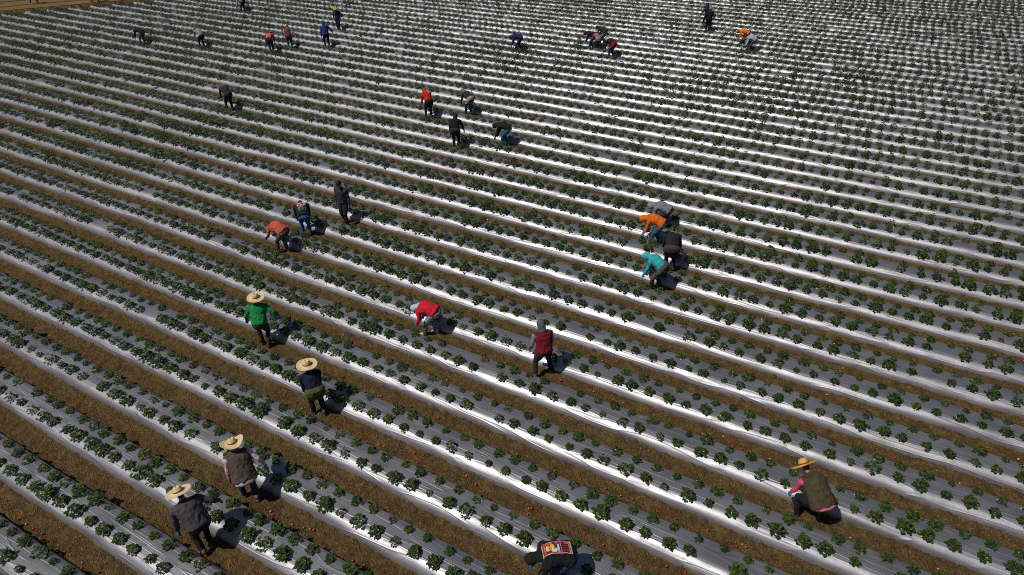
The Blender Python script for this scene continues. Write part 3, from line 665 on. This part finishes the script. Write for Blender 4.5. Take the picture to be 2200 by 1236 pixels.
# ---- prints on two backs, laid on the cloth
def paint_poster(u, v):
    """u along the back from neck (0) to waist (1), v across; colour of a made-up poster"""
    if u < .03 or u > .97 or v < .05 or v > .95: return (.80, .50, .33)
    if u < .14: return (.55, .30, .34) if .2 < v < .8 and .085 < u < .115 else (.30, .045, .03)
    if v < .25 or v > .93: return (.78, .16, .05) if (u < .36 or u > .78) else ((.52, .03, .30) if math.sin(u * 40) > 0 else (.16, .02, .07))
    if (u - .22) ** 2 / .010 + (v - .55) ** 2 / .05 < 1: return (.90, .62, .09) if u < .24 else (.80, .34, .10)
    if (u - .37) ** 2 / .006 + (v - .40) ** 2 / .03 < 1: return (.85, .48, .10)
    if (u - .42) ** 2 / .012 + (v - .72) ** 2 / .035 < 1: return (.02, .02, .02) if (u - .45) ** 2 + (v - .62) ** 2 < .002 else (.72, .68, .52)
    if .535 < u < .60: return (.85, .83, .84) if (v * 9) % 1 > .18 else (.05, .01, .04)
    if .64 < u < .665: return (.50, .28, .36)
    if .68 < u < .90: return (.33, .025, .07) if math.sin(v * 34 + u * 9) > -.2 else (.08, .006, .02)
    if .91 < u < .94: return (.60, .45, .30)
    return (.10, .015, .06)
def paint_badge(u, v):
    if u < .52:
        if (v - .5) ** 2 / .20 + (u - .30) ** 2 / .055 > 1: return (.013, .013, .015)
        if (v - .38) ** 2 / .014 + (u - .30) ** 2 / .008 < 1 or (v - .70) ** 2 / .010 + (u - .38) ** 2 / .006 < 1: return (.07, .012, .02)
        return (.66, .22, .24)
    if u < .60: return (.02, .05, .045)
    if u < .90 and .12 < v < .88: return (.015, .20, .12) if (math.sin(v * 17) > .1 and .64 < u < .84) else ((.28, .30, .30) if .60 < u < .65 and v > .55 else (.012, .06, .045))
    return (.012, .014, .015)
def print_mat(name):
    m, nt, b = newmat(name); a = N(nt, 'ShaderNodeVertexColor'); a.layer_name = 'print'
    nt.links.new(a.outputs[0], b.inputs['Base Color']); b.inputs['Roughness'].default_value = .75; b.inputs['Specular IOR Level'].default_value = .2; return m
for kind, root, upper, p1, p2, b2, H in LATE:
    bvh = BVHTree.FromPolygons([v.co.copy() for v in upper.data.vertices], [tuple(p.vertices) for p in upper.data.polygons])
    sp = Vector((0, math.sin(b2), math.cos(b2))); out = -Vector((0, math.cos(b2), -math.sin(b2)))
    nu, nv = 110, 80; wv = .25 if kind == 'poster' else .34; length = .54 if kind == 'poster' else .44
    V = []; C = []; a0 = p2 - sp * (.02 if kind == 'poster' else .0)
    fn = (lambda u, v: tuple(c * .72 for c in paint_poster(u, v))) if kind == 'poster' else paint_badge
    for i in range(nu):
        for j in range(nv):
            u, v = i / (nu - 1), j / (nv - 1)
            q = a0 - sp * length * u + X1 * wv * (.5 - v) + out * .5
            hit = bvh.ray_cast(q, -out, 1.0); p = hit[0] if hit[0] is not None else q - out * .4
            V.append(p + out * .006); C.append((*fn(u, v), 1))
    V = np.array(V).reshape(nu, nv, 3)
    for _ in range(2): V[1:-1, 1:-1] = (V[1:-1, 1:-1] * 2 + V[:-2, 1:-1] + V[2:, 1:-1] + V[1:-1, :-2] + V[1:-1, 2:]) / 6
    V += np.array(out) * .004
    me = grid_mesh('back_print', V.reshape(-1, 3), nu, nv, [print_mat('back_print')])
    ca = me.color_attributes.new('print', 'FLOAT_COLOR', 'POINT'); ca.data.foreach_set('color', np.array(C, np.float32).ravel())
    o = link('back_print', me, root); o['label'] = 'colourful poster print on a black shirt back' if kind == 'poster' else 'pink and green print on a black jacket back'

# ================================================================== strawberry plants
def leaf_geom(elev, plen, size, seed):
    """petiole from the crown and three folded leaflets; arrays of verts, faces, material index"""
    rnd = random.Random(seed); V = []; F = []; Mi = []
    d = Vector((math.cos(elev), 0, math.sin(elev)))
    mid = d * plen * .55 + Vector((0, 0, .012)); tip = d * plen + Vector((.012, 0, 0))
    for p, w in ((Vector((0, 0, 0)), .0032), (mid, .0028), (tip, .002)):
        V += [p + Vector((0, w, 0)), p + Vector((0, -w, 0)), p + Vector((0, 0, w * 1.4))]
    for r in (0, 3):
        for a, b_ in ((0, 1), (1, 2), (2, 0)): F.append((r + a, r + b_, r + 3 + b_, r + 3 + a)); Mi.append(1)
    tilt = elev * .35 - .15 + rnd.uniform(-.25, .25)
    for li, yaw in enumerate((0, 1.35, -1.35)):
        L = size * (1.0 if li == 0 else .92) * rnd.uniform(.9, 1.1); Wd = L * rnd.uniform(.80, .95); yw = yaw + rnd.uniform(-.2, .2)
        fold = rnd.uniform(.18, .5); droop = rnd.uniform(.1, .5); roll = rnd.uniform(-.35, .35)
        Mx = Matrix.Translation(tip) @ Matrix.Rotation(yw, 4, 'Z') @ Matrix.Rotation(-tilt, 4, 'Y') @ Matrix.Rotation(roll, 4, 'X')
        base = len(V)
        stations = [(.06, .05), (.34, .40), (.66, .52), (.92, .30)]
        for s_, w in stations:
            z = -droop * L * s_ * s_ * .5
            for sd in (-1, 0, 1):
                V.append(Mx @ Vector((s_ * L, sd * w * Wd, z + abs(sd) * w * Wd * math.tan(fold))))
        V.append(Mx @ Vector((1.03 * L, 0, -droop * L * .55)))
        for s_ in range(3):
            for c in (0, 1):
                i = base + s_ * 3 + c; F.append((i, i + 3, i + 4, i + 1)); Mi.append(0)
        i = base + 9; F.append((i, i + 12 - 9, i + 1)); Mi.append(0); F.append((i + 1, i + 3, i + 2)); Mi.append(0)
    return V, F, Mi
LEAVES = []                                # 9 leaf shapes: outer, middle, inner
for cls, (el, pl, sz) in enumerate(((.32, .118, .056), (.80, .125, .055), (1.20, .142, .050))):
    for v in range(3): LEAVES.append(leaf_geom(el + v * .09, pl * (1 + .1 * v), sz * (1 + .07 * (v - 1)), cls * 10 + v))
LEAF_ME = [mesh_from('leaf', V, F, [M_LEAF, M_STEM], Mi) for V, F, Mi in LEAVES]
def berry_geom():
    V = []; F = []; Mi = []; n = 8; prof = [(.006, .0), (.013, -.003), (.0165, -.012), (.014, -.024), (.007, -.034), (.002, -.037)]
    for r, z in prof:
        for i in range(n): V.append(Vector((r * math.cos(2 * math.pi * i / n), r * math.sin(2 * math.pi * i / n), z)))
    for k in range(len(prof) - 1):
        for i in range(n):
            j = (i + 1) % n; F.append((k * n + i, (k + 1) * n + i, (k + 1) * n + j, k * n + j)); Mi.append(0)
    F.append(tuple(range(n))); Mi.append(1); F.append(tuple(range((len(prof) - 1) * n + n - 1, (len(prof) - 1) * n - 1, -1))); Mi.append(0)
    b = len(V); V.append(Vector((0, 0, .003)))
    for i in range(10):
        a = 2 * math.pi * i / 10; r = .018 if i % 2 == 0 else .007; V.append(Vector((r * math.cos(a), r * math.sin(a), .001 if i % 2 else .004)))
    for i in range(10): F.append((b, b + 1 + i, b + 1 + (i + 1) % 10)); Mi.append(1)
    return V, F, Mi
BV, BF, BM = berry_geom()
BERRY_ME = [mesh_from('strawberry', BV, BF, [m, M_CALYX], BM) for m in (M_RED, M_ORANGE, M_PALE)]
def flower_geom():
    V = [Vector((0, 0, .004))]; F = []; Mi = []
    for i in range(5):
        a = 2 * math.pi * i / 5
        for da, r in ((-.5, .010), (-.3, .016), (.3, .016), (.5, .010)): V.append(Vector((r * math.cos(a + da), r * math.sin(a + da), .006)))
        b = 1 + i * 4; F.append((0, b, b + 1, b + 2, b + 3)); Mi.append(0)
    return V, F, Mi
FV, FF, FM = flower_geom(); FLOWER_ME = mesh_from('flower', FV, FF, [M_PETAL], FM)
VARIANTS = []                              # each: list of (kind, mesh index, matrix)
for vi in range(14):
    rnd = random.Random(100 + vi); parts = []
    nL = (rnd.randint(11, 13), rnd.randint(11, 13), rnd.randint(7, 9)); big = rnd.uniform(.9, 1.08)
    if vi in (3, 9): nL = (7, 6, 4)                                   # sparse plants
    for cls in range(3):
        a0 = rnd.uniform(0, 6.28)
        for i in range(nL[cls]):
            a = a0 + i * 6.283 / nL[cls] + rnd.uniform(-.32, .32); sc = big * rnd.uniform(.80, 1.16)
            off = Vector((rnd.uniform(-.018, .018), rnd.uniform(-.018, .018), rnd.uniform(-.004, .01)))
            parts.append(('leaf', cls * 3 + rnd.randrange(3), Matrix.Translation(off) @ Matrix.Rotation(a, 4, 'Z') @ Matrix.Rotation(rnd.uniform(-.15, .15), 4, 'X') @ Matrix.Scale(sc, 4)))
    nb = (0, 2, 0, 3, 1, 0, 4, 1, 0, 2, 5, 0, 1, 0)[vi]
    for i in range(nb):                     # fruit hangs out on the film around the plant
        a = rnd.uniform(0, 6.28); r = rnd.uniform(.12, .165); ci = rnd.choice((0, 0, 1, 2, 2))
        parts.append(('strawberry', ci, Matrix.Translation((r * math.cos(a), r * math.sin(a), rnd.uniform(.018, .03))) @ Euler((rnd.uniform(1.0, 1.9), rnd.uniform(-.4, .4), rnd.uniform(0, 6.28))).to_matrix().to_4x4() @ Matrix.Scale(rnd.uniform(.85, 1.25), 4)))
    for i in range((0, 1, 0, 0, 1, 0, 0, 2, 0, 0, 0, 1, 0, 1)[vi]):
        a = rnd.uniform(0, 6.28); r = rnd.uniform(.03, .11)
        parts.append(('flower', 0, Matrix.Translation((r * math.cos(a), r * math.sin(a), .175 - r * .4)) @ Euler((rnd.uniform(-.4, .4), rnd.uniform(-.4, .4), 0)).to_matrix().to_4x4()))
    VARIANTS.append(parts)
def joined_variant(parts, thin=False):
    V = []; F = []; Mi = []
    for kind, i, Mx in parts:
        gv, gf, gm = (LEAVES[i] if kind == 'leaf' else (BV, BF, BM) if kind == 'strawberry' else (FV, FF, FM))
        o = {'leaf': 0, 'strawberry': 2 + i, 'flower': 6}[kind]; b = len(V)
        V += [Mx @ v for v in gv]; F += [tuple(b + j for j in f) for f in gf]
        Mi += [(m if kind == 'leaf' else (o if m == 0 else 5) if kind == 'strawberry' else 6) for m in gm]
    return mesh_from('strawberry_plant', V, F, [M_LEAF, M_STEM, M_RED, M_ORANGE, M_PALE, M_CALYX, M_PETAL], Mi)

SPACING = .462
plants = []                                # (k, line, t, y, world, variant, yaw, scale, size in the photograph)
people_xy = [(o.location.x, o.location.y) for o in COL.objects if o.name.startswith('person')]
for k, (t0, t1) in ROWS.items():
    base = S * (D0 + k); ph = random.uniform(0, SPACING)
    for line, y in ((0, .212), (1, .60)):
        t = t0 + .25 + ph * .3 + random.uniform(-.04, .04) + line * .06
        while t < t1:
            tt = t + random.uniform(-.055, .055); yy = y + random.uniform(-.022, .022); t += SPACING
            if random.random() < .04: continue
            z = (.231 if line == 0 else .232) + float(sag(tt, k)) - .004
            p = from_tn(tt, base + yy + float(wob(tt, k)), z)
            if any((p.x - a) ** 2 + (p.y - b) ** 2 < .05 for a, b in people_xy): continue
            px, py, d = project(p)
            if not (-120 < px < 2320 and -60 < py < 1370): continue
            sc = (.75 + .17 * min(max((d - 14) / 24, 0), 1)) * random.gauss(1.0, .16) * (1 + .16 * float(vn2(np.array([p.x * .16]), np.array([p.y * .16]), 31)[0]))
            sc *= 1.06 if line == 0 else .90
            sc = min(max(sc, .46), 1.26); vis = -20 < px < 2220 and -10 < py < 1250
            plants.append((k, line, tt, yy, p, random.randrange(14), random.uniform(0, 6.28), sc, (sc / d) if vis else 0))
order = sorted(range(len(plants)), key=lambda i: -plants[i][8]); near_set = set(order[:300])
ORDN = ('first', 'second', 'third', 'fourth', 'fifth', 'sixth', 'seventh', 'eighth', 'ninth', 'tenth', 'eleventh', 'twelfth', 'thirteenth', 'fourteenth', 'fifteenth')
fruity = {i for i, v in enumerate(VARIANTS) if any(p[0] == 'strawberry' for p in v)}
TENS = {20: 'twenty', 30: 'thirty', 40: 'forty', 50: 'fifty', 60: 'sixty', 70: 'seventy', 80: 'eighty', 90: 'ninety'}
def ordinal(i):
    small = ORDN + ('sixteenth', 'seventeenth', 'eighteenth', 'nineteenth')
    if i <= 19: return small[i - 1]
    if i >= 100: return 'hundred-and-' + ordinal(i - 100) if i > 100 else 'hundredth'
    t, u = i // 10 * 10, i % 10
    return TENS.get(t, 'hundred')[:-1] + 'ieth' if u == 0 else TENS.get(t, 'hundred') + '-' + small[u - 1]
rank = {}
for i in sorted((i for i in range(len(plants)) if plants[i][8] > 0), key=lambda i: plants[i][2]):
    kl = plants[i][:2]; rank[i] = rank.get(kl, 0) + 1; rank[kl] = rank[i]
def plant_label(i):
    k, line, tt, yy, p, var, yaw, sc, size = plants[i]
    what = ('large ' if sc > .92 else 'small ' if sc < .70 else '') + ('fruiting ' if var in fruity else '') + 'strawberry plant'
    return '%s, %s from left in %s line, %s bed from bottom left' % (what, ordinal(rank[i]), 'front' if line == 0 else 'back', ordinal(k + 2))
rest = []
for i, (k, line, tt, yy, p, var, yaw, sc, size) in enumerate(plants):
    if i not in near_set: rest.append((p, var, yaw, sc)); continue
    root = empty('strawberry_plant', p, yaw); root.scale = (sc, sc, sc * random.uniform(.95, 1.15))
    tag(root, plant_label(i), 'plant', 'strawberry plants nearest the camera')
    for kind, mi, Mx in VARIANTS[var]:
        o = link(kind, LEAF_ME[mi] if kind == 'leaf' else BERRY_ME[mi] if kind == 'strawberry' else FLOWER_ME, root); o.matrix_local = Mx
# the plants beyond the nearest 300, one mass set out along the beds
proto = bpy.data.collections.new('plant_kinds')
for i, parts in enumerate(VARIANTS):
    proto.objects.link(bpy.data.objects.new('plant_kind_%02d' % i, joined_variant(parts)))
pm = bpy.data.meshes.new('strawberry_rows'); pm.from_pydata([tuple(r[0]) for r in rest], [], [])
for nm, typ, key, arr in (('kind_i', 'INT', 'value', np.array([r[1] for r in rest], np.int32)), ('rot', 'FLOAT_VECTOR', 'vector', np.array([(random.uniform(-.1, .1), random.uniform(-.1, .1), r[2]) for r in rest], np.float32).ravel()), ('scl', 'FLOAT_VECTOR', 'vector', np.array([(r[3], r[3], r[3] * random.uniform(.95, 1.2)) for r in rest], np.float32).ravel())):
    at = pm.attributes.new(nm, typ, 'POINT'); at.data.foreach_set(key, arr)
rows = link('strawberry_rows', pm); tag(rows, 'rows of dark green strawberry plants on the beds running to the far end of the field', 'plants', kind='stuff')
ng = bpy.data.node_groups.new('plant_rows', 'GeometryNodeTree')
ng.interface.new_socket('Geometry', in_out='INPUT', socket_type='NodeSocketGeometry'); ng.interface.new_socket('Geometry', in_out='OUTPUT', socket_type='NodeSocketGeometry')
gi, go = ng.nodes.new('NodeGroupInput'), ng.nodes.new('NodeGroupOutput'); ci = ng.nodes.new('GeometryNodeCollectionInfo'); ip = ng.nodes.new('GeometryNodeInstanceOnPoints')
ci.inputs['Collection'].default_value = proto; ci.inputs['Separate Children'].default_value = True; ci.inputs['Reset Children'].default_value = True
ip.inputs['Pick Instance'].default_value = True
def named(nm, typ):
    a = ng.nodes.new('GeometryNodeInputNamedAttribute'); a.data_type = typ; a.inputs['Name'].default_value = nm; return a.outputs['Attribute']
ng.links.new(gi.outputs[0], ip.inputs['Points']); ng.links.new(ci.outputs[0], ip.inputs['Instance']); ng.links.new(named('kind_i', 'INT'), ip.inputs['Instance Index'])
ng.links.new(named('rot', 'FLOAT_VECTOR'), ip.inputs['Rotation']); ng.links.new(named('scl', 'FLOAT_VECTOR'), ip.inputs['Scale']); ng.links.new(ip.outputs[0], go.inputs[0])
rows.modifiers.new('plant_rows', 'NODES').node_group = ng

# ------------------------------------------------------------------ berries fallen in the furrows
SPOTS = [(11, 1076), (48, 1112), (38, 1115), (58, 1125), (74, 1135), (89, 1147), (125, 1174), (150, 1193), (175, 1210), (174, 1221), (210, 1229), (356, 1130), (494, 1214), (770, 935), (811, 940), (816, 955), (825, 961), (889, 974), (896, 996), (1047, 1058), (1099, 972), (579, 1101), (569, 1096), (600, 1118), (630, 1128), (639, 1131), (653, 1135), (666, 1139), (675, 1141), (759, 1208), (781, 1215), (584, 1109),
 (1190, 1013), (1224, 1025), (1249, 1030), (1262, 1037), (1303, 1052), (1333, 1067), (1359, 1073), (1377, 1081), (1411, 1098), (1453, 1114), (1523, 1140), (1580, 1166), (1583, 1176), (1606, 1177), (1597, 1170), (1253, 1146), (1294, 1172), (1134, 1093), (1142, 1095), (1135, 1108), (1509, 932), (1564, 952), (1572, 956), (1595, 965), (1611, 971), (1470, 1230),
 (1895, 976), (1924, 985), (1943, 996), (2059, 1038), (2002, 1018), (1823, 1045), (1919, 1081), (1825, 1157), (2178, 1175), (1719, 1114), (1767, 1129), (2068, 1040), (1239, 744), (1294, 775), (1320, 780), (1203, 819), (1276, 844), (1315, 860), (1324, 863), (1532, 772), (1448, 818), (1547, 867), (1117, 786), (1122, 789), (1559, 795),
 (693, 795), (708, 801), (736, 811), (821, 851), (883, 875), (943, 899), (932, 900), (740, 905), (722, 912), (1027, 756), (1041, 762), (1038, 918), (998, 922), (653, 767), (649, 881)]
fallen = []
for px, py in SPOTS:
    p = ground_at(px, py, .02); t, n = to_tn(p); k = n / S - D0; f = k - math.floor(k)
    if f < .62: k = math.floor(k) + (.66 if f > .3 else -.04)
    elif f > .97: k = math.floor(k) + .95
    fallen.append((from_tn(t, S * (D0 + k), 0), random.choice((0, 0, 0, 1))))
for _ in range(60):                       # smaller ones farther off
    k = random.randint(4, 13); t0, t1 = ROWS[k]; t = random.uniform(max(t0, -14), t1); p = from_tn(t, S * (D0 + k) - S + random.uniform(.84, 1.22), 0)
    px, py, d = project(p)
    if 500 < px < 2200 and py < 1236: fallen.append((p, random.choice((0, 0, 1, 2))))
fcount = {}
fallen.sort(key=lambda f: to_tn(f[0])[0])
for p, ci in fallen:
    t, n = to_tn(p); k = math.floor(n / S - D0)
    o = link('strawberry', BERRY_ME[ci]); o.location = (p.x, p.y, .032); o.rotation_euler = (random.uniform(1.1, 2.0), random.uniform(-.5, .5), random.uniform(0, 6.28)); s_ = random.uniform(1.0, 1.45); o.scale = (s_, s_, s_)
    colr = ('ripe red', 'orange half-ripe', 'pale unripe')[ci]
    fcount[k] = fcount.get(k, 0) + 1
    tag(o, 'fallen %s strawberry, %s from left on soil of %s furrow from bottom left' % (colr, ordinal(fcount[k]), ORDN[max(0, min(14, k + 1))]), 'strawberry', 'strawberries fallen in the furrows')
print('plants', len(plants), 'rest', len(rest), 'objects', len(bpy.data.objects))
